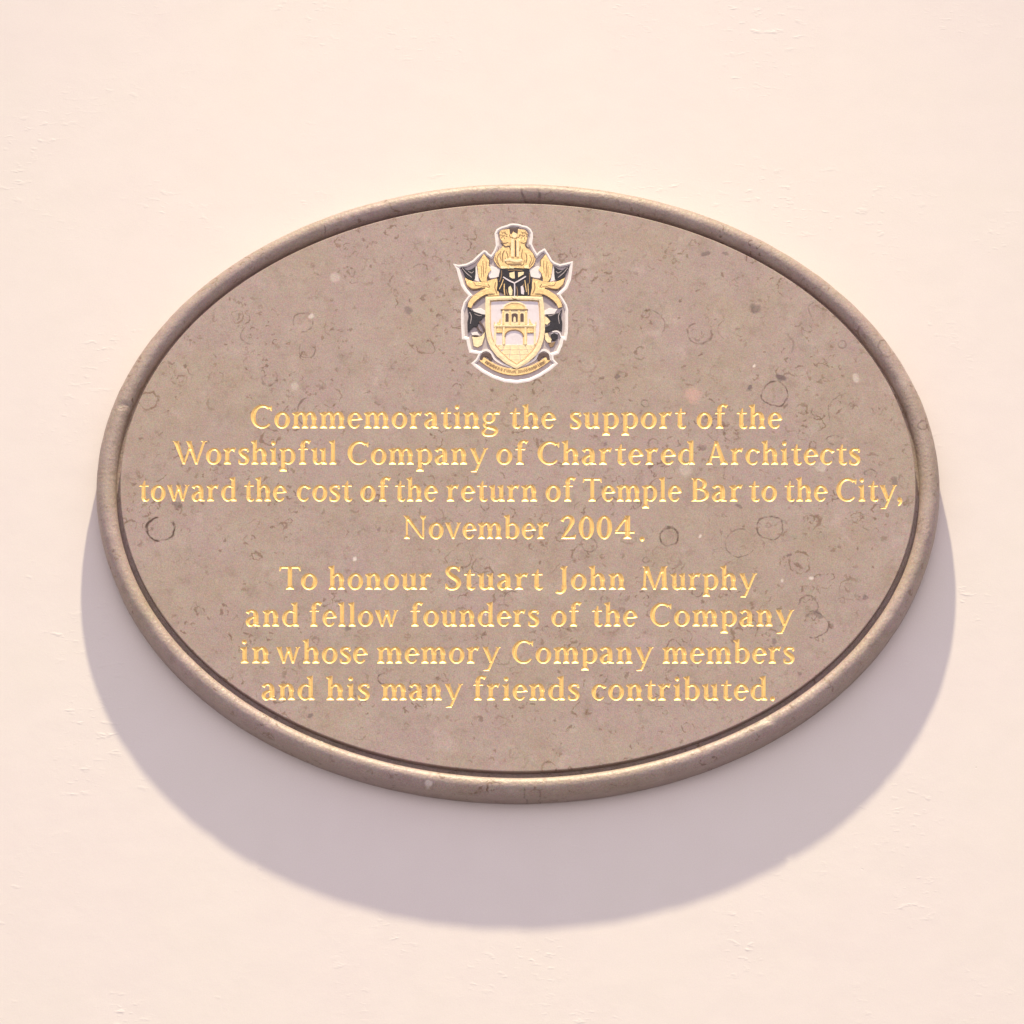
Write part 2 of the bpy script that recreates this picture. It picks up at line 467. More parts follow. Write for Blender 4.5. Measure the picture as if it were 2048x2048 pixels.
def G_u():
    return (flag(7.3, XH) + stem(7.3, 11, XH - 6) + S((7.3, 11.5, WS), (8.2, 5.5, 7.0), (12.5, 2.2, 4.4), (18.5, 3.6, 3.2), (22.5, 8, 2.4))
            + flag(24.2, XH) + stem(24.2, 1.5, XH - 6) + foot(24.2, l=0), 31.7)
def G_r(): return flag(7.5, XH) + stem(7.5, 0, XH - 6) + foot(7.5, r=4.6) + S((9.8, 23, 2.4), (13.5, 28.4, 3.2), (18, 30.3, 5), (23.4, 28.6, 7.6)), 25
def G_i(): return flag(7.5, XH) + stem(7.5, 0, XH - 6) + foot(7.5) + disc(7, 42.6, 4.7), 15
def G_l(): return flag(7.5, ASC) + stem(7.5, 0, ASC - 6) + foot(7.5), 15
def G_t():
    return (stem(9.6, 9, 31) + [[(5.8, 30.5), (13.4, 30.5), (13.2, 40.5), (11.2, 41.2), (8.8, 35)]] + [[(.6, 29.0), (20.4, 29.0), (20.8, 32.6), (2.4, 32.6), (.6, 30.6)]]
            + S((9.6, 10, WS), (10.4, 4.8, 7), (14, 2.0, 4.6), (18.2, 2.6, 3.4), (21, 5.2, 1.6)), 21)
def G_a():
    return (S((2.8, 25.8, 6.0), (6, 29.8, 4.4), (11.5, 31.2, 3.4), (17.4, 28.6, 6.2), (19.4, 21.5, WS), (19.4, 6, WS)) + stem(19.4, 0.6, 8)
            + S((18, 19.6, 2.6), (11.5, 17.2, 3.4), (5.6, 13.4, 5.6), (4.0, 8.2, 6.8), (6.6, 3.0, 5.2), (11.5, 2.2, 3.8), (17.5, 6.5, 2.6))
            + [[(17, 0), (27.8, 0), (27.6, 2.0), (23, 6), (18, 6)]], 28)
def G_e():
    return (ring(14.6, 16.2, 14.6, 17.0, a0=2, a1=322, e1=.55, stress=10) + [[(5, 15.2), (26.8, 16.6), (28.0, 20.2), (5, 19.2)]], 28)
def G_c(): return ring(15.2, 16.2, 15.2, 17.0, a0=48, a1=318, e1=.45, stress=10) + S((21, 29.6, 3), (24.2, 27.4, 5), (26, 24, 5.6)), 28
def G_s():
    return (S((20.0, 24.5, 2.4), (18.8, 29.6, 3.4), (11.6, 31.0, 3.6), (5.8, 28.8, 5.4), (4.8, 23.5, 6.4), (10.4, 18.4, 7.6), (16.4, 14, 7.6), (18.4, 8.4, 6.6),
              (15.4, 3.0, 4.8), (9.6, 1.4, 3.4), (3.6, 3.2, 3.8), (2.2, 9.6, 2.2)) + [[(18.2, 24), (20.2, 23.6), (21.4, 32), (19, 31.2)]] + [[(1.2, 9.6), (3.2, 9.4), (3.2, 2), (.8, 0.4)]], 22)
def bowl(): return ring(17.4, 16.2, 14.8, 17.0, a0=-128, a1=128, e0=.6, e1=.6, stress=8)
def G_p(): return flag(7.5, XH) + stem(7.5, DSC, XH - 6) + foot(7.5, y=DSC, l=4.2, r=4.2) + bowl(), 32.6
def G_b(): return flag(7.5, ASC) + stem(7.5, 2.5, ASC - 6) + [[(3.7, 3), (8, 0), (11.3, 3)]] + bowl(), 32.6
def G_d(): return ring(15.2, 16.2, 15.2, 17.0, a0=52, a1=308, e0=.6, e1=.6, stress=8) + flag(25.4, ASC) + stem(25.4, 1.0, ASC - 6) + foot(25.4, l=0, r=4.2), 33.6
def G_f():
    return (stem(9.6, 0, 37) + foot(9.6, r=4.4) + S((9.6, 36, WS), (10.8, 42.5, 6.4), (15, 46.4, 4.0), (20, 46.2, 4.8), (24.6, 43.4, 6.4)) + [[(1, 29.0), (20, 29.0), (20.5, 32.5), (2.4, 32.5)]], 23)
def G_g():
    return (ring(14.2, 21.4, 12.8, 11.8, ts=6.6, tt=3.2) + S((22, 28.6, 2.6), (27, 30.6, 3.4), (32, 31.2, 5.4), (35.6, 30.8, 6.2))
            + S((9, 11.5, 3), (5, 8, 4.8), (7.6, 3.6, 5.2), (16, 1.6, 6.0), (25, -1.0, 7.0), (28.2, -6.4, 6.2), (23, -12.4, 4.6), (13.5, -14.4, 3.6),
                (5, -12.4, 4.6), (2.8, -7.6, 5.2), (6.2, -2.8, 3.2), (10, .4, 2)), 37)
def serifs(x, w, y, l=3.6, r=3.6): return foot(x, w, l, r, y, -1)
def G_w():
    return (L(5.2, 32, 15, 0, 8, 4) + L(15, 0, 25, 32, 3, 4) + L(24, 32, 33, 0, 8, 4) + L(33, 0, 42.5, 32, 3, 4)
            + [[(0, 32.6), (12, 32.6), (10, 30.6), (1.6, 30.6)], [(36.6, 32.6), (48, 32.6), (46, 30.6), (39, 30.6)], [(19, 32.6), (29, 32.6), (27, 30.6), (20, 30.6)]], 48)
def G_v(): return L(5.2, 32, 17, 0, 8.4, 4) + L(17, 0, 29, 32, 3, 4) + [[(0, 32.6), (12.4, 32.6), (10, 30.6), (1.6, 30.6)], [(23, 32.6), (34, 32.6), (32, 30.6), (25.4, 30.6)]], 34
def G_y():
    return (L(6, 32, 18.6, 1, 8.4, 6) + L(32, 32, 13.2, -11.5, 4, 4.4) + [[(0.6, 32.6), (13, 32.6), (11, 30.6), (2, 30.6)], [(26, 32.6), (37.4, 32.6), (35.6, 30.6), (28.6, 30.6)]]
            + [[(2.6, -15.2), (14.2, -15.2), (15.4, -11), (10.6, -10.6), (3.4, -13.2)]], 37)
def G_C():
    return (ring(23.4, 23.2, 23.4, 24.2, ts=9.0, tt=3.8, a0=50, a1=316, e1=.5, stress=8, n=36) + [[(34.4, 42.6), (41.6, 45), (41.4, 34), (40, 34)]], 42)
def G_W():
    return (L(7, CAP, 23, 0, 9, 4) + L(23, 0, 37, 40, 3, 4) + L(32.5, CAP, 48, 0, 9, 4) + L(48, 0, 63.5, CAP, 3, 4)
            + [[(0, CAP), (14.5, CAP), (12, CAP - 2), (2, CAP - 2)], [(26, CAP), (39.5, CAP), (37.4, CAP - 2), (28, CAP - 2)], [(56, CAP), (70, CAP), (68, CAP - 2), (59, CAP - 2)]], 70)
def G_T():
    return (stem(20.5, 0, 43) + foot(20.5, l=4.6, r=4.6) + [[(2.4, 42.2), (38.6, 42.2), (39.8, 46.4), (1.2, 46.4)], [(0.4, 37), (2.2, 37), (5.6, 43), (1.2, 46.4)], [(40.6, 37), (38.8, 37), (35.4, 43), (39.8, 46.4)]], 41)
def G_B():
    return (stem(8, 0, CAP) + [[(0.6, 0), (18, 0), (18, 3.6), (2, 2.2)], [(0.6, CAP), (17, CAP), (17, CAP - 3.6), (2, CAP - 2.2)]] + [[(8, 23), (19, 23), (19, 26.4), (8, 26.4)]]
            + ring(16.6, 34.8, 13.6, 11.7, a0=-90, a1=90, stress=0) + ring(17.6, 13.2, 17, 13.2, a0=-90, a1=90, stress=0, ts=8), 35)
def G_N():
    return (stem(8, 0, CAP - 2, 4) + foot(8, 4, 5, 5) + [[(1, CAP), (11, CAP), (43.6, 0), (40.4, -.6), (34.6, 3.5), (6, 42)]] + [[(0.4, CAP), (9, CAP), (8, CAP - 2.6), (2, CAP - 2)]]
            + stem(41.8, 1, CAP - 1, 4) + foot(41.8, 4, 5, 5, CAP, -1), 49)
def G_S():
    return (S((27, 37.5, 2.6), (24, 43, 3.6), (16, 45.4, 3.6), (8.4, 42.4, 5.8), (6.2, 35.4, 7.4), (12, 28, 8.4), (22, 21, 8.4), (26.4, 13, 7.6), (22.6, 4.4, 5.4),
              (14.6, 1.4, 3.6), (6.8, 3.4, 4), (3, 11, 2.4)) + [[(25.8, 36), (28, 36), (29, 46.6), (26.6, 45.6)], [(1.6, 12.6), (3.8, 12.2), (4, 2.6), (1, -.2)]], 31)
def G_M():
    return (L(9, 0, 11.4, CAP - 2, 4, 4) + foot(9, 4, 5, 5) + L(13, CAP, 30, 0, 9, 4) + L(30, 0, 47, CAP, 3, 4.4) + L(48.5, CAP, 50, 0, 8, 8) + foot(50, 8, 4.4, 4.4)
            + [[(4.6, CAP), (15, CAP), (13, CAP - 2.2), (7, CAP - 2)], [(44, CAP), (57, CAP), (54, CAP - 2.2), (45, CAP - 2.6)]], 59)
def G_J(): return flag(18, CAP) + stem(18, 8, CAP - 6, 8) + S((18, 9, 8), (17.2, 1, 7.6), (13.2, -4.4, 5.8), (7.6, -5.6, 4.4), (2.4, -2.8, 6.4)) + [[(12, CAP), (25, CAP), (23, CAP - 2.2), (14, CAP - 2.2)]], 26
def G_A():
    return (L(8.6, 0, 21.4, CAP, 3.8, 3) + foot(8.6, 3.8, 5.4, 5.2) + L(22, CAP + .8, 37.6, 0, 5.5, 9) + foot(37.8, 8.2, 4.6, 4.4) + [[(13, 14.4), (32, 14.4), (31, 18), (14, 18)]], 46.5)
def G_2():
    return (S((2.6, 34.8, 5), (6, 41.4, 4.4), (13, 44.6, 4), (20.4, 42, 7), (22, 34.5, 7.6), (18, 25, 6), (10.6, 13.5, 4.6), (3.4, 3.2, 3.4)) + [[(.6, 0), (27.6, 0), (30, 9), (28.2, 9), (25.6, 5.4), (3, 5.4)][:5] + [(3, 5.4)]], 30)
def G_0(): return ring(15, 23.2, 15, 24, stress=6), 30
def G_4(): return L(25, 0, 25, CAP, WS + .6) + foot(25, WS, 4.4, 4.4) + S((24.4, 45, 3.6), (13, 30, 3.6), (3, 15.4, 3.6)) + [[(.6, 11.2), (38.6, 11.2), (40, 15.6), (1.6, 15.6)]], 40
def G_dot(): return disc(5.2, 3.2, 4.9), 10
def G_comma(): return disc(5.4, 3.6, 4.8) + S((7, 3.6, 6), (7.6, -1, 5), (5.4, -5.4, 3), (2.4, -8.4, 1)), 11

GLYPH = {k[2:]: f for k, f in list(globals().items()) if k.startswith('G_')}
GLYPH['.'] = G_dot; GLYPH[','] = G_comma
# word, left x, right x, baseline y, all measured on the photograph
WORDS = [("Commemorating", 501.5, 1001.5, 856.2), ("the", 1019.5, 1111, 856.4), ("support", 1139.5, 1371.5, 856.6), ("of", 1393, 1452.5, 856.8), ("the", 1473, 1563.5, 856.8),
         ("Worshipful", 345, 673.5, 928.4), ("Company", 695, 976.5, 928.6), ("of", 992.5, 1053.5, 928.8), ("Chartered", 1075, 1391, 929), ("Architects", 1410, 1720, 929.2),
         ("toward", 278, 474.5, 1002.2), ("the", 488, 572.5, 1002.2), ("cost", 593.5, 704, 1002.2), ("of", 720.5, 778.5, 1002.3), ("the", 790, 875, 1002.3), ("return", 893, 1075, 1002.4),
         ("of", 1091, 1148.5, 1002.4), ("Temple", 1165, 1362.5, 1002.5), ("Bar", 1381.5, 1485.5, 1002.5), ("to", 1497.5, 1554, 1002.6), ("the", 1568.5, 1654.5, 1002.6), ("City,", 1672.5, 1804.5, 1002.6),
         ("November", 806, 1098.5, 1077.5), ("2004", 1121.5, 1270.5, 1077.6), (".", 1278.5, 1290.5, 1081),
         ("To", 558, 635, 1179), ("honour", 657, 864, 1179), ("Stuart", 889, 1085.5, 1179.1), ("John", 1110, 1250.5, 1179.2), ("Murphy", 1279.5, 1514.5, 1179.2),
         ("and", 491.5, 599, 1252.5), ("fellow", 618, 797.5, 1252.5), ("founders", 820, 1078, 1252.4), ("of", 1102.5, 1160, 1252.3), ("the", 1183.5, 1274, 1252.3), ("Company", 1300, 1588.5, 1252.2),
         ("in", 481, 539.5, 1326.2), ("whose", 552.5, 734.5, 1326.3), ("memory", 754, 1002, 1326.4), ("Company", 1024, 1307.5, 1326.5), ("members", 1325, 1588.5, 1326.6),
         ("and", 523.5, 630, 1399.8), ("his", 652.5, 739, 1399.9), ("many", 763, 926.5, 1400), ("friends", 945.5, 1158.5, 1400.1), ("contributed.", 1183, 1550, 1400.3)]
KERN = {('W', 'o'): -7, ('T', 'o'): -5, ('T', 'e'): -4, ('f', 'o'): -1, ('r', 'd'): 1, ('t', 'y'): -1, ('y', ','): -4, ('r', 'y'): 1, ('l', 'l'): 1.5, ('i', 't'): 1.0, ('r', 'i'): 1, ('f', 'e'): 0, ('r', 't'): 1, ('o', 'v'): -1, ('v', 'e'): -2, ('o', 'w'): -1, ('w', 'a'): 0}

def cdt(verts, edges, faces, eps=1e-4):
    r = geometry.delaunay_2d_cdt([Vector(v) for v in verts], edges, faces, 0, eps, True)
    return r   # verts, edges, faces, orig_verts, orig_edges, orig_faces

def union_outline(polys):
    """boundary edges of the union of convex polygons, and a membership test"""
    vs, fc = [], []
    polys = [[p[0], p[i], p[i + 1]] for p in polys for i in range(1, len(p) - 1)]
    for p in polys:
        ar = sum(p[i][0] * p[(i + 1) % len(p)][1] - p[(i + 1) % len(p)][0] * p[i][1] for i in range(len(p)))
        if abs(ar) < .05: continue
        if ar < 0: p = p[::-1]
        k = len(vs); vs += p; fc.append(list(range(k, k + len(p))))
    v, e, f, ov, oe, of = cdt(vs, [], fc)
    inside = [len(o) > 0 for o in of]
    cnt = {}
    for i, tri in enumerate(f):
        if not inside[i]: continue
        m = len(tri)
        for k in range(m):
            a, b = tri[k], tri[(k + 1) % m]
            key = (min(a, b), max(a, b)); cnt[key] = cnt.get(key, 0) + 1
    bd = [k for k, c in cnt.items() if c == 1]
    used = sorted({a for k in bd for a in k}); mp = {a: i for i, a in enumerate(used)}
    pts = [tuple(v[a]) for a in used]
    bd = [(mp[a], mp[b]) for a, b in bd]
    tris = np.array([[tuple(v[a]) for a in tri] for i, tri in enumerate(f) if inside[i]])
    return pts, bd, tris

def in_tris(q, T):
    """points q (n,2) inside any of triangles T (m,3,2)"""
    a, b, c = T[:, 0], T[:, 1], T[:, 2]
    def side(p, q_, r): return (q_[None, :, 0] - p[None, :, 0]) * (r[:, None, 1] - p[None, :, 1]) - (q_[None, :, 1] - p[None, :, 1]) * (r[:, None, 0] - p[None, :, 0])
    s1, s2, s3 = side(a, b, q), side(b, c, q), side(c, a, q)
    return (((s1 >= 0) & (s2 >= 0) & (s3 >= 0)) | ((s1 <= 0) & (s2 <= 0) & (s3 <= 0))).any(1)

def bdist(q, pts, bd):
    A = np.array([pts[a] for a, b in bd]); B = np.array([pts[b] for a, b in bd]); D = B - A
    t = ((q[:, None] - A[None]) * D[None]).sum(2) / np.maximum((D * D).sum(1), 1e-9)[None]
    t = np.clip(t, 0, 1)
    return np.hypot(*np.moveaxis(q[:, None] - (A[None] + t[..., None] * D[None]), 2, 0)).min(1)

_cache = {}
def glyph_mesh(ch, sx):
    key = (ch, round(sx, 2))
    if key in _cache: return _cache[key]
    polys, wd = GLYPH[ch]()
    polys = [[(x * sx, y) for x, y in p] for p in polys]
    pts, bd, T = union_outline(polys)
    P_ = np.array(pts)
    x0, y0 = P_.min(0); x1, y1 = P_.max(0)
    g = 1.45
    gx, gy = np.meshgrid(np.arange(x0, x1, g), np.arange(y0, y1, g * .866))
    gx = gx + (np.arange(gx.shape[0]) % 2)[:, None] * g / 2
    q = np.stack([gx.ravel(), gy.ravel()], 1)
    q = q[in_tris(q, T)]
    d = bdist(q, pts, bd)
    q, d = q[d > .55], d[d > .55]
    allp = pts + [tuple(a) for a in q]
    v, e, f, ov, oe, of = cdt(allp, bd, [])
    v = np.array([tuple(a) for a in v])
    cen = np.array([v[list(t)].mean(0) for t in f])
    ins = in_tris(cen, T)
    f = [tuple(t) for t, k in zip(f, ins) if k]
    dep = bdist(v, pts, bd)
    dep[dep < 1e-3] = 0
    _cache[key] = (pts, bd, v, f, dep, wd * sx)
    return _cache[key]

face_pts, face_edges = [], []
VK = .50
def letter_at(ch, sx, x, y):
    pts, bd, v, f, dep, wd = glyph_mesh(ch, sx)
    k = len(face_pts)
    face_pts.extend(P(x + a, y - b, H_FACE) for a, b in pts)
    face_edges.extend((a + k, b + k) for a, b in bd)
    vs = []
    for (a, b), d in zip(v, dep):
        p = P(x + a, y - b, H_FACE)
        vs.append((p.x, p.y + d * VK * U, p.z))
    used = sorted({i for t in f for i in t}); mp = {a: i for i, a in enumerate(used)}
    link("letter", [vs[i] for i in used], [tuple(mp[i] for i in t) for t in f], GOLD, plaque, P(x + wd / 2, y, H_FACE))
for word, xl, xr, yb in WORDS:
    n = len(word)
    wd = [GLYPH[c]()[1] for c in word]
    kern = [KERN.get((word[i], word[i + 1]), 0) for i in range(n - 1)]
    if n == 1: sx, gap = (xr - xl) / wd[0] * .9, 0
    else:
        G0 = 4.0
        sx = (xr - xl) / (sum(wd) + G0 * (n - 1) + sum(kern))
        sx = 1 + (sx - 1) * .8
        sx = round(max(.88, min(1.1, sx)), 2)
        gap = ((xr - xl) - sx * sum(wd) - sum(kern)) / (n - 1)
    x = xl
    for i, c in enumerate(word):
        letter_at(c, sx, x, yb)
        x += wd[i] * sx + gap + (kern[i] if i < n - 1 else 0)

# ------------------------------------------------------------------ coat of arms: outline of its sunk pocket (units: 1/5.519 photograph pixel)
K = 5.519
def Z(x, y, up=0.0):            # point of the crest drawing, raised 'up' photograph pixels above the face
    return P(900 + x / K, 430 + y / K, H_FACE + up * U)
OUT = [(700, 92), (760, 98), (800, 112), (850, 122), (890, 152), (914, 195), (916, 250), (905, 320), (930, 372), (962, 424), (985, 400), (1012, 385), (1045, 366), (1068, 398), (1095, 440), (1125, 495),
       (1160, 522), (1215, 542), (1280, 528), (1358, 508), (1350, 600), (1334, 720), (1292, 815), (1222, 880), (1255, 930), (1290, 990), (1306, 1050), (1302, 1110), (1304, 1200), (1300, 1300), (1284, 1388),
       (1252, 1378), (1240, 1440), (1200, 1532), (1140, 1552), (1146, 1592), (1192, 1640), (1110, 1712), (1000, 1782), (880, 1838), (740, 1860), (600, 1845), (470, 1800), (350, 1735), (280, 1682),
       (232, 1636), (285, 1592), (312, 1536), (212, 1520), (192, 1440), (182, 1380), (132, 1370), (122, 1200), (122, 1060), (150, 960), (204, 890), (160, 840), (122, 780), (92, 680), (72, 600), (32, 536),
       (100, 550), (180, 536), (250, 500), (310, 440), (375, 385), (405, 398), (428, 425), (452, 440), (485, 392), (506, 335), (500, 270), (490, 205), (515, 155), (565, 128), (630, 110), (660, 96)]
k = len(face_pts)
face_pts += [Z(x, y) for x, y in OUT]
face_edges += [(k + i, k + (i + 1) % len(OUT)) for i in range(len(OUT))]

# ------------------------------------------------------------------ the flat face, with every letter and the pocket really cut out of it
k = len(face_pts)
face_pts += [Vector(ell(-1.8 * U, H_FACE, 2 * math.pi * i / N)) for i in range(N)]
face_edges += [(k + i, k + (i + 1) % N) for i in range(N)]
v, e, f, ov, oe, of = cdt([((p.x - PC.x) / U, (p.z - PC.z) / U) for p in face_pts], face_edges, [], 1e-4)
con = {(min(a), max(a)) for a, o in zip([tuple(x) for x in e], oe) if len(o)}
e2f = {}
for i, t in enumerate(f):
    for q in range(len(t)):
        a, b = t[q], t[(q + 1) % len(t)]
        e2f.setdefault((min(a, b), max(a, b)), []).append(i)
# parity flood fill from a triangle that touches the outermost ring
vv = np.array([tuple(a) for a in v])
start = e2f_start = None
far = int(np.argmax(vv[:, 0]))
for i, t in enumerate(f):
    if far in t: start = i; break
state = {start: True}
stack = [start]
while stack:
    i = stack.pop()
    t = f[i]
    for q in range(len(t)):
        a, b = t[q], t[(q + 1) % len(t)]
        key = (min(a, b), max(a, b))
        for j in e2f[key]:
            if j not in state:
                state[j] = state[i] ^ (key in con)
                stack.append(j)
keep = [tuple(t) for i, t in enumerate(f) if state.get(i)]
link("face", [(PC.x + a * U, -H_FACE, PC.z + b * U) for a, b in vv], keep, STONE, plaque, PC)

# ------------------------------------------------------------------ coat of arms
C_GOLD = paint("crest_gold", (.88, .61, .27, 1), .36, .25, .14, .5, .8)
C_PALE = paint("crest_pale_gold", (.90, .73, .43, 1), .42, .15, .10, .5, .5)
C_BLACK = paint("crest_black", (.030, .027, .035, 1), .5, 0, .2, .25, .5)
C_WHITE = paint("crest_white", (.86, .79, .76, 1), .5, 0, .05)
C_FIELD = paint("crest_field", (.78, .70, .72, 1), .55, 0, .06)
C_FLOOR = paint("crest_ground", (.50, .42, .41, 1), .6, 0, .06)
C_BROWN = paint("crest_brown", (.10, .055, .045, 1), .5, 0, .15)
C_LINE = paint("crest_engraving", (.30, .18, .085, 1), .5, 0, .1)
PD = -4.5                                    # pocket floor, pixels below the face
arms = link("coat_of_arms", [Z(x, y, PD) for x, y in OUT], [list(range(len(OUT)))], C_FLOOR, plaque, Z(716, 980))
arms["label"] = "small gold, black and white coat of arms set in the top of the plaque"
me = arms.data
bm = bmesh.new(); bm.from_mesh(me); bmesh.ops.triangulate(bm, faces=bm.faces); bm.to_mesh(me); bm.free()

def inset(pts, d):
    n = len(pts); out = []
    for i in range(n):
        a, b, c = np.array(pts[i - 1], float), np.array(pts[i], float), np.array(pts[(i + 1) % n], float)
        d1, d2 = (b - a) / np.hypot(*(b - a)), (c - b) / np.hypot(*(c - b))
        n1, n2 = np.array((-d1[1], d1[0])), np.array((-d2[1], d2[0]))
        m = n1 + n2; l = np.hypot(*m)
        m = m / max(l, .5)
        k = d / max(.62, (m * n1).sum())
        out.append(tuple(b + m * k))
    return out
def prism(name, pts, mat, up, parent, base=PD, bev=0.35, label=None):
    """solid plate with a small bevel, standing on the pocket floor"""
    pts = [tuple(map(float, p)) for p in pts]
    ar = sum(pts[i][0] * pts[(i + 1) % len(pts)][1] - pts[(i + 1) % len(pts)][0] * pts[i][1] for i in range(len(pts)))
    if ar < 0: pts = pts[::-1]
    n = len(pts)
    ins = inset(pts, bev * K)
    vs = [Z(x, y, base) for x, y in pts] + [Z(x, y, up - bev) for x, y in pts] + [Z(x, y, up) for x, y in ins]
    fs = []
    for i in range(n):
        j = (i + 1) % n
        fs += [(i, j, n + j, n + i), (n + i, n + j, 2 * n + j, 2 * n + i)]
    tri = geometry.tessellate_polygon([[Vector((x, y, 0)) for x, y in pts]])
    fs += [tuple(2 * n + a for a in t) for t in tri]
    o = link(name, vs, fs, mat, parent, Z(sum(p[0] for p in pts) / n, sum(p[1] for p in pts) / n))
    if label: o["label"] = label
    return o
def ribbon_pts(path, n=5):
    q = cr(path, n) if len(path) > 2 else [np.array(p, float) for p in path]
    A, B = [], []
    for i, a in enumerate(q):
        d = q[min(i + 1, len(q) - 1)][:2] - q[max(i - 1, 0)][:2]
        d = d / (np.hypot(*d) + 1e-9)
        nn = np.array((-d[1], d[0])) * a[2] / 2
        A.append(tuple(a[:2] + nn)); B.append(tuple(a[:2] - nn))
    return A + B[::-1]
def bar(name, path, mat, up, parent, base=PD, bev=.25):
    if mat is C_LINE: path = [(p[0], p[1], p[2] * 1.35) for p in path]
    return prism(name, ribbon_pts(path), mat, up, parent, base, bev)
MX = 1432
def mir(pts): return [(MX - p[0],) + tuple(p[1:]) for p in pts]
def both(fn, name, pts, mat, up, base=PD, **k):
    fn(name, pts, mat, up, arms, base, **k)
    fn(name, mir(pts)[::-1], mat, up, arms, base, **k)

# white painted bevel of the pocket
inn = inset(OUT, 36.0) if sum(OUT[i][0] * OUT[(i + 1) % len(OUT)][1] - OUT[(i + 1) % len(OUT)][0] * OUT[i][1] for i in range(len(OUT))) > 0 else inset(OUT, -36.0)
mid = [((a[0] + b[0]) / 2, (a[1] + b[1]) / 2) for a, b in zip(OUT, inn)]
n = len(OUT)
vs = [Z(x, y, .0) for x, y in OUT] + [Z(x, y, .3) for x, y in mid] + [Z(x, y, -2.2) for x, y in inn] + [Z(x, y, PD) for x, y in inn]
fs = []
for i in range(n):
    j = (i + 1) % n
    fs += [(i, j, n + j, n + i), (n + i, n + j, 2 * n + j, 2 * n + i), (2 * n + i, 2 * n + j, 3 * n + j, 3 * n + i)]
link("white_border", vs, fs, C_WHITE, arms, Z(716, 980))

# white fillings around the mantling
both(prism, "white_filling", [(425, 600), (455, 560), (560, 600), (545, 680), (520, 690), (440, 700), (425, 670)], C_WHITE, -3.0)
both(prism, "white_filling", [(245, 1040), (340, 1028), (395, 1060), (390, 1100), (280, 1090)], C_WHITE, -2.6)
both(prism, "white_filling", [(270, 590), (300, 560), (320, 700), (330, 740), (270, 720)], C_WHITE, -3.0)
both(bar, "white_filling", [(318, 1600, 22), (332, 1530, 24), (392, 1492, 26), (456, 1520, 26), (492, 1588, 24), (575, 1642, 22), (690, 1690, 14)], C_WHITE, -2.4)
both(prism, "white_filling", [(235, 1300), (300, 1290), (330, 1330), (245, 1335)], C_WHITE, -2.8)

# mantling
both(prism, "mantling_leaf", [(300, 545), (330, 500), (375, 425), (405, 470), (432, 500), (430, 560), (455, 605), (425, 640), (408, 690), (405, 740), (345, 735), (318, 690), (308, 640)], C_GOLD, -1.0)
both(bar, "leaf_vein", [(360, 510, 5), (368, 590, 7), (372, 680, 6)], C_LINE, -.7, base=-1.2)
both(prism, "mantling_tip", [(112, 562), (160, 590), (190, 612), (235, 600), (282, 568), (282, 640), (275, 700), (250, 728), (200, 712), (168, 690), (150, 640)], C_BLACK, -1.4)
both(prism, "mantling", [(162, 690), (205, 716), (262, 738), (330, 742), (400, 738), (460, 712), (520, 700), (530, 790), (545, 888), (420, 895), (400, 860), (385, 800), (300, 815), (240, 822), (190, 785)], C_GOLD, -1.2)
both(bar, "mantling_fold", [(180, 760, 5), (240, 812, 7), (320, 808, 7), (390, 785, 6), (470, 830, 5)], C_LINE, -.9, base=-1.6)
both(bar, "mantling_band", [(470, 830, 62), (380, 850, 62), (290, 905, 60), (235, 965, 54), (215, 1020, 44)], C_GOLD, -.4)
both(bar, "mantling_curl", [(430, 620, 10), (410, 660, 16), (432, 705, 18), (482, 712, 16), (530, 685, 12)], C_BROWN, -1.3)
both(bar, "mantling_fold", [(505, 740, 6), (495, 800, 8), (520, 870, 6)], C_LINE, -.5, base=-1.4)
prism("mantling_lower", [(190, 985), (232, 1052), (292, 1074), (388, 1106), (352, 1150), (320, 1178), (300, 1235), (262, 1232), (225, 1270), (198, 1305), (192, 1180), (208, 1110)], C_BLACK, -1.0, arms)
bar("mantling_curl", [(320, 1170, 22), (362, 1230, 22), (382, 1300, 22), (352, 1340, 20)], C_BROWN, -1.2, arms)
bar("mantling_curl", [(292, 1215, 18), (318, 1268, 18), (352, 1300, 14)], C_BROWN, -1.3, arms)
prism("mantling_cup", [(243, 1345), (300, 1352), (345, 1340), (385, 1290), (380, 1350), (352, 1435), (305, 1462), (262, 1445)], C_PALE, -.8, arms)
bar("cup_rim", [(240, 1334, 16), (285, 1332, 18), (316, 1336, 14)], C_BROWN, -.9, arms)
prism("mantling_lower", [(1240, 1040), (1200, 1082), (1130, 1092), (1058, 1102), (1092, 1140), (1112, 1165), (1100, 1215), (1048, 1238), (1050, 1292), (1092, 1290), (1140, 1268), (1190, 1262), (1232, 1285), (1240, 1180), (1222, 1110)], C_BLACK, -1.0, arms)
prism("mantling_lining", [(1048, 1118), (1084, 1140), (1108, 1176), (1072, 1214), (1048, 1200)], C_PALE, -1.8, arms)
prism("mantling_cup", [(1045, 1312), (1078, 1300), (1092, 1340), (1122, 1372), (1112, 1412), (1075, 1408), (1050, 1375)], C_PALE, -.8, arms)
prism("mantling_curl", [(1108, 1318), (1150, 1302), (1188, 1318), (1192, 1355), (1160, 1388), (1120, 1378)], C_BLACK, -1.0, arms)
prism("mantling_lining", [(1088, 1418), (1130, 1408), (1165, 1398), (1140, 1452), (1105, 1464)], C_LINE, -1.4, arms)
bar("white_filling", [(1130, 1290, 14), (1175, 1284, 16), (1212, 1306, 16), (1226, 1350, 12)], C_WHITE, -.8, arms)

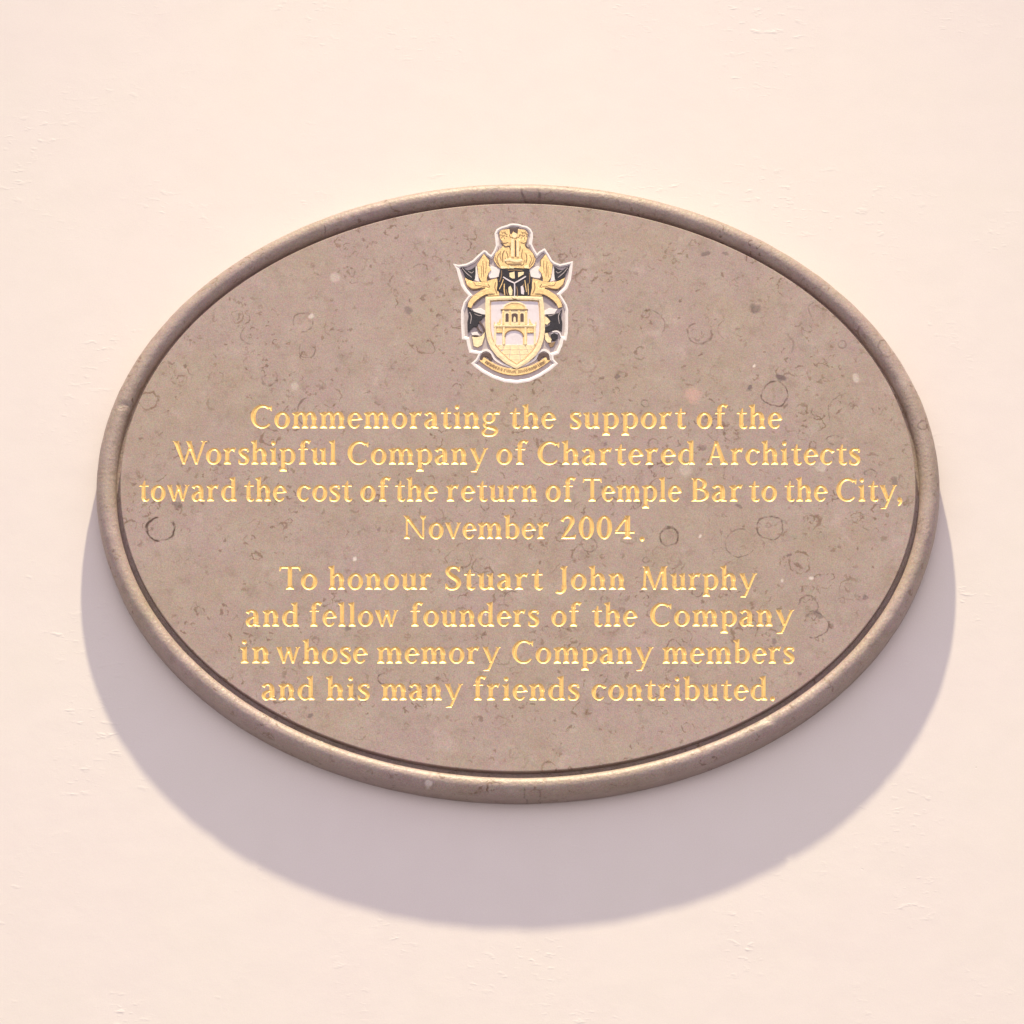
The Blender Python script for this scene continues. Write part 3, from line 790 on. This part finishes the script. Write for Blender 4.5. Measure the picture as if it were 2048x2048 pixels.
both(bar, "mantling_shade_line", [(378, 428, 4), (408, 470, 6), (434, 502, 6), (432, 560, 6)], C_BROWN, -1.05, base=-2)  # brown strokes painting the shadow along the gold edges
both(bar, "mantling_shade_line", [(300, 560, 4), (312, 640, 6), (330, 712, 6), (350, 738, 5)], C_BROWN, -1.05, base=-2)
both(bar, "mantling_shade_line", [(168, 720, 4), (196, 788, 6), (250, 826, 7), (320, 818, 6), (385, 800, 5)], C_BROWN, -1.25, base=-2)
both(bar, "mantling_shade_line", [(498, 868, 5), (400, 886, 6), (320, 935, 6), (262, 990, 6)], C_BROWN, -.5, base=-2)
both(bar, "leaf_vein", [(345, 560, 4), (352, 620, 6), (345, 690, 5)], C_LINE, -.7, base=-1.2)
both(bar, "leaf_vein", [(398, 500, 4), (400, 560, 6), (392, 640, 5)], C_LINE, -.7, base=-1.2)
both(bar, "mantling_fold", [(420, 760, 5), (440, 800, 6), (430, 850, 5)], C_LINE, -.5, base=-1.4)
both(bar, "mantling_fold", [(262, 742, 4), (285, 775, 6), (350, 780, 5)], C_LINE, -.8, base=-1.6)

# shield
S_OUT = [(392, 902), (500, 898), (600, 895), (716, 893), (832, 895), (932, 898), (1022, 902), (1036, 1000), (1044, 1100), (1048, 1200), (1046, 1290), (1032, 1380), (1004, 1462), (950, 1548), (860, 1628), (735, 1700),
         (620, 1642), (520, 1562), (452, 1474), (412, 1380), (394, 1290), (390, 1200), (390, 1100), (390, 1000)]
S_IN = [(440, 944), (520, 938), (616, 935), (716, 933), (816, 935), (906, 938), (984, 944), (994, 1010), (1000, 1100), (1004, 1200), (1002, 1280), (988, 1360), (960, 1436), (910, 1512), (832, 1590), (736, 1654),
        (642, 1596), (562, 1520), (500, 1444), (460, 1360), (442, 1280), (438, 1200), (438, 1100), (438, 1010)]
prism("shield", S_IN, C_FIELD, -3.2, arms)
n = len(S_OUT)
def band(name, a, b, mat, up, base=PD):
    m = [((p[0] + q[0]) / 2, (p[1] + q[1]) / 2) for p, q in zip(a, b)]
    n = len(a)
    vs = [Z(x, y, base) for x, y in a] + [Z(x, y, up - .6) for x, y in a] + [Z(x, y, up) for x, y in m] + [Z(x, y, up - .6) for x, y in b] + [Z(x, y, base) for x, y in b]
    fs = []
    for i in range(n):
        j = (i + 1) % n
        for r in range(4): fs.append((r * n + i, r * n + j, (r + 1) * n + j, (r + 1) * n + i))
    return link(name, vs, fs, mat, arms, Z(716, 1250))
band("shield_border", S_OUT, S_IN, C_PALE, .2)
s2 = inset(S_IN, -9.0) if 0 else [(x + (716 - x) * .025, y + (1250 - y) * .02) for x, y in S_IN]
s3 = [(x + (716 - x) * .05, y + (1250 - y) * .04) for x, y in S_IN]
band("inner_fillet", s2, s3, C_GOLD, -1.9, -3.3)

# paving: separate slabs fanning out below the gatehouse
def clip(poly, cpoly):
    ar = sum(cpoly[i][0] * cpoly[(i + 1) % len(cpoly)][1] - cpoly[(i + 1) % len(cpoly)][0] * cpoly[i][1] for i in range(len(cpoly)))
    if ar < 0: cpoly = cpoly[::-1]
    out = poly
    for i in range(len(cpoly)):
        a, b = cpoly[i], cpoly[(i + 1) % len(cpoly)]
        inp, out = out, []
        f_ = lambda p: (b[0] - a[0]) * (p[1] - a[1]) - (b[1] - a[1]) * (p[0] - a[0])
        for j in range(len(inp)):
            p, q = inp[j], inp[(j + 1) % len(inp)]
            fp, fq = f_(p), f_(q)
            if fp >= 0: out.append(p)
            if (fp >= 0) != (fq >= 0):
                t = fp / (fp - fq); out.append((p[0] + t * (q[0] - p[0]), p[1] + t * (q[1] - p[1])))
        if not out: return []
    return out
VX, VY = 716, 1180
rows = [1432, 1488, 1540, 1600, 1670]
xs = [-330, -235, -165, -110, -38, 38, 110, 165, 235, 330]
for r in range(4):
    y0, y1 = rows[r] + 2, rows[r + 1] - 2
    k0, k1 = (y0 - VY) / 252, (y1 - VY) / 252
    st = 1 if r < 2 else 2
    for c in range(0, len(xs) - 1):
        xa, xb = VX + xs[c] * k0 + 2.5, VX + xs[c + 1] * k0 - 2.5
        xc, xd = VX + xs[c] * k1 + 2.5, VX + xs[c + 1] * k1 - 2.5
        pl = clip([(xa, y0), (xb, y0), (xd, y1), (xc, y1)], s3)
        if len(pl) >= 3:
            ar = abs(sum(pl[i][0] * pl[(i + 1) % len(pl)][1] - pl[(i + 1) % len(pl)][0] * pl[i][1] for i in range(len(pl)))) / 2
            if ar > 250: prism("paving_slab", pl, C_PALE, -2.1, arms, -3.4, bev=.12)

# gatehouse
def rect(x0, y0, x1, y1): return [(x0, y0), (x1, y0), (x1, y1), (x0, y1)]
arc_pts = [(716 + 128 * math.cos(math.radians(a)), 1038 - 76 * math.sin(math.radians(a))) for a in range(180, -1, -15)]
prism("pediment", arc_pts, C_GOLD, -1.9, arms, -3.3)
bar("pediment_moulding", [(a, b, 15) for a, b in [(716 + 124 * math.cos(math.radians(a)), 1038 - 74 * math.sin(math.radians(a))) for a in range(180, -1, -30)]], C_PALE, -1.2, arms, -3.3)
prism("cornice", rect(560, 1036, 860, 1052), C_LINE, -1.0, arms, -3.3)
prism("upper_storey", rect(572, 1054, 856, 1212), C_PALE, -2.0, arms, -3.3)
for x0, x1 in ((612, 648), (680, 748), (776, 814)):
    mx = (x0 + x1) / 2; r = (x1 - x0) / 2
    prism("window", [(x0, 1178), (x0, 1100)] + [(mx - r * math.cos(math.radians(a)), 1100 - 16 * math.sin(math.radians(a))) for a in range(30, 151, 30)] + [(x1, 1100), (x1, 1178)], C_BROWN, -1.6, arms, -2.4, bev=.1)
prism("window_figure", [(700, 1180), (700, 1135), (712, 1118), (726, 1135), (728, 1180)], C_PALE, -1.3, arms, -1.9, bev=.1)
for x in (590, 664, 762, 838): bar("column", [(x, 1058, 17), (x, 1208, 17)], C_GOLD, -1.0, arms, -3.3)
both(prism, "scroll_buttress", [(560, 1212), (560, 1140), (545, 1160), (535, 1190), (512, 1212)], C_GOLD, -1.8, base=-3.3)
prism("entablature", rect(486, 1214, 948, 1238), C_PALE, -1.0, arms, -3.3)
prism("entablature_line", rect(500, 1224, 930, 1228), C_LINE, -.8, arms, -1.4, bev=.05)
# arch with spandrels
ap = [(578, 1242), (578, 1430), (610, 1430), (610, 1345)] + [(708 - 98 * math.cos(math.radians(a)), 1345 - 72 * math.sin(math.radians(a))) for a in range(15, 166, 15)] + [(806, 1345), (806, 1430), (850, 1430), (850, 1242)]
prism("arch", ap, C_GOLD, -1.9, arms, -3.3)
bar("archivolt", [(708 - 104 * math.cos(math.radians(a)), 1345 - 78 * math.sin(math.radians(a)), 9) for a in range(0, 181, 20)], C_LINE, -1.5, arms, -2.4, bev=.1)
for x in (498, 592, 832, 936): bar("pier", [(x, 1240, 20), (x, 1430, 20)], C_PALE, -1.1, arms, -3.3)
prism("side_bay", rect(512, 1240, 576, 1302), C_GOLD, -2.0, arms, -3.3)
prism("side_bay", rect(852, 1240, 924, 1302), C_GOLD, -2.0, arms, -3.3)
bar("side_bay_line", [(512, 1300, 6), (576, 1300, 6)], C_LINE, -1.7, arms, -2.2, bev=.05)
bar("side_bay_line", [(852, 1300, 6), (924, 1300, 6)], C_LINE, -1.7, arms, -2.2, bev=.05)
for x in (488, 526, 948): bar("finial", [(x, 1214, 12), (x, 1178, 7)], C_GOLD, -1.4, arms, -3.3, bev=.1)

# helmet
prism("helmet", [(556, 588), (640, 600), (716, 590), (800, 598), (872, 588), (884, 640), (900, 720), (905, 800), (888, 880), (782, 888), (772, 942), (646, 942), (640, 890), (560, 850), (515, 832), (528, 740), (540, 660)], C_BLACK, -.4, arms)
prism("visor_pane", [(655, 640), (712, 625), (716, 700), (690, 702), (658, 684)], C_PALE, .1, arms, -.8, bev=.15)
prism("visor_pane", [(752, 632), (816, 628), (812, 655), (768, 680), (752, 690)], C_PALE, .1, arms, -.8, bev=.15)
for pth in ([(586, 684, 14), (648, 722, 16), (712, 752, 15)], [(838, 678, 14), (775, 716, 15), (712, 752, 15)], [(712, 750, 14), (714, 830, 14), (712, 905, 11)]):
    bar("visor_bar", pth, C_FIELD, .4, arms, -.8)
for pth in ([(600, 760, 10), (598, 820, 12), (606, 888, 10)], [(860, 760, 8), (866, 880, 10)], [(545, 820, 9), (572, 760, 9), (590, 710, 8)], [(826, 720, 9), (834, 780, 10), (845, 850, 9)]):
    bar("helmet_trim", pth, C_GOLD, .2, arms, -.8)
prism("helmet_cheek", [(645, 800), (668, 780), (690, 830), (685, 885), (660, 890), (646, 850)], C_PALE, 0, arms, -.8, bev=.15)
prism("helmet_cheek", [(780, 790), (805, 775), (820, 840), (815, 880), (785, 870)], C_FIELD, 0, arms, -.8, bev=.15)

for pth in ([(570, 610, 6), (566, 680, 8), (545, 740, 7)], [(620, 820, 6), (628, 860, 9), (640, 885, 6)], [(876, 640, 5), (880, 720, 8), (872, 760, 6)], [(735, 790, 6), (745, 850, 8), (742, 900, 6)], [(640, 612, 5), (716, 608, 7), (800, 614, 5)], [(680, 905, 6), (700, 925, 8), (735, 928, 6)], [(810, 760, 5), (806, 790, 7)]):
    bar("helmet_trim", pth, C_LINE, .15, arms, -.8, bev=.1)
for pth in ([(130, 580, 5), (180, 640, 8), (240, 690, 6)], [(200, 620, 5), (238, 640, 7), (262, 620, 5)], [(215, 1070, 6), (235, 1120, 9), (225, 1200, 6)], [(270, 1090, 5), (320, 1110, 7), (350, 1110, 5)]):
    both(bar, "mantling_painted_sheen", pth, C_FLOOR, -.95, base=-1.8, bev=.1)  # grey strokes painted as highlights on the black mantling

# crest above the helmet
prism("crest_foliage", [(548, 175), (590, 158), (640, 160), (700, 150), (770, 160), (830, 165), (858, 205), (852, 262), (832, 322), (862, 372), (915, 425), (945, 488), (925, 550), (875, 596), (800, 590), (716, 584), (640, 592), (560, 592),
                        (520, 560), (482, 498), (500, 425), (560, 375), (596, 320), (555, 262), (545, 215)], C_GOLD, -1.2, arms)
prism("crest_gap", [(655, 142), (752, 142), (748, 205), (720, 212), (700, 178), (680, 212), (660, 205)], C_BROWN, -.9, arms, -3)
for pth in ([(560, 300, 6), (600, 312, 8), (645, 300, 7)], [(780, 300, 7), (815, 312, 8), (850, 296, 6)], [(655, 215, 6), (668, 245, 7), (700, 258, 6)], [(770, 215, 6), (758, 245, 7), (726, 258, 6)],
            [(500, 460, 5), (516, 520, 7), (560, 575, 6)], [(930, 460, 5), (918, 520, 7), (876, 575, 6)], [(610, 470, 6), (612, 520, 8), (640, 545, 6)], [(820, 500, 6), (812, 540, 7), (780, 560, 6)], [(560, 400, 5), (552, 450, 7), (566, 500, 6)]):
    bar("foliage_vein", pth, C_LINE, -.8, arms, -1.5, bev=.1)
prism("capital_boss", disc(712, 225, 30)[0], C_PALE, 0, arms, -3)
for cx in (592, 815):
    bar("volute", [(cx + r * math.cos(math.radians(a)), 218 + r * math.sin(math.radians(a)), 7) for a, r in ((0, 8), (90, 14), (180, 20), (270, 26), (340, 32))], C_LINE, -.7, arms, -1.4, bev=.1)
    for a in (20, 75, 130, 185, 240, 295, 350):
        ca, sa = math.cos(math.radians(a)), math.sin(math.radians(a))
        bar("volute_petal", [(cx + 24 * ca, 222 + 24 * sa, 4), (cx + 44 * ca, 222 + 46 * sa, 7)], C_LINE, -.75, arms, -1.4, bev=.1)
bar("shaft", [(690, 262, 30), (690, 462, 34)], C_PALE, .2, arms, -2)
bar("shaft", [(748, 262, 24), (750, 462, 28)], C_PALE, .2, arms, -2)
bar("shaft_groove", [(722, 278, 15), (724, 458, 16)], C_BROWN, -.5, arms, -2, bev=.1)
bar("shaft_groove", [(664, 300, 7), (662, 455, 7)], C_BROWN, -.6, arms, -2, bev=.1)
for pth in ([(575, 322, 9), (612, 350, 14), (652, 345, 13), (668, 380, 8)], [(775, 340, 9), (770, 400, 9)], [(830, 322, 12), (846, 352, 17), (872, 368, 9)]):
    bar("crest_shadow_line", pth, C_BROWN, -.7, arms, -1.5, bev=.1).name = "foliage_shade_line"  # dark strokes that paint shadow lines on the crest foliage
for pth in ([(600, 390, 7), (580, 440, 10), (584, 520, 8)], [(545, 420, 5), (520, 480, 7), (545, 560, 6)], [(836, 420, 6), (848, 470, 10), (838, 530, 9)], [(880, 440, 5), (900, 490, 6), (872, 560, 7)], [(620, 400, 6), (640, 460, 8), (632, 490, 6)], [(800, 380, 6), (790, 450, 8), (800, 490, 6)]):
    bar("foliage_vein", pth, C_LINE, -.8, arms, -1.5, bev=.1)
bar("crest_wreath", [(600, 505, 20), (660, 492, 28), (730, 508, 26), (800, 500, 22)], C_PALE, -.1, arms, -2)
bar("crest_wreath", [(640, 540, 12), (716, 545, 16), (790, 538, 12)], C_LINE, -.4, arms, -2)
prism("crest_cushion", [(556, 570), (590, 562), (640, 585), (600, 592), (560, 592)], C_PALE, -.2, arms, -2)
prism("crest_cushion", [(812, 565), (868, 560), (875, 592), (820, 588)], C_PALE, -.2, arms, -2)
prism("crest_cushion", [(650, 560), (716, 578), (700, 592), (655, 588)], C_PALE, .0, arms, -2)

# motto scroll
bar("motto_scroll", [(345, 1585, 62), (440, 1650, 66), (560, 1708, 70), (716, 1734, 72), (870, 1708, 70), (990, 1650, 66), (1085, 1585, 62)], C_GOLD, -1.4, arms)
both(prism, "scroll_curl", [(335, 1600), (334, 1560), (352, 1530), (400, 1516), (446, 1532), (468, 1572), (462, 1604), (436, 1612), (428, 1580), (400, 1562), (368, 1572), (356, 1602)], C_BROWN, -1.0)
mp = cr([(375, 1610), (450, 1655), (560, 1704), (716, 1732), (870, 1706), (985, 1655), (1060, 1610)], 8)
rnd = random.Random(3)
for i in range(2, len(mp) - 2):
    for q in (0.0, .5):
        a = mp[i] * (1 - q) + mp[i + 1] * q
        d = mp[i + 1] - mp[i]; d /= np.hypot(*d)
        nn = np.array((-d[1], d[0]))
        if rnd.random() < .12: continue
        s = 15 + rnd.random() * 4
        t = (rnd.random() - .5) * 9
        p0, p1 = a + nn * s + d * t, a - nn * s - d * t
        bar("motto_mark", [(p0[0], p0[1], 4.2), (p1[0], p1[1], 4.2)], C_LINE, -1.15, arms, -1.6, bev=.05)
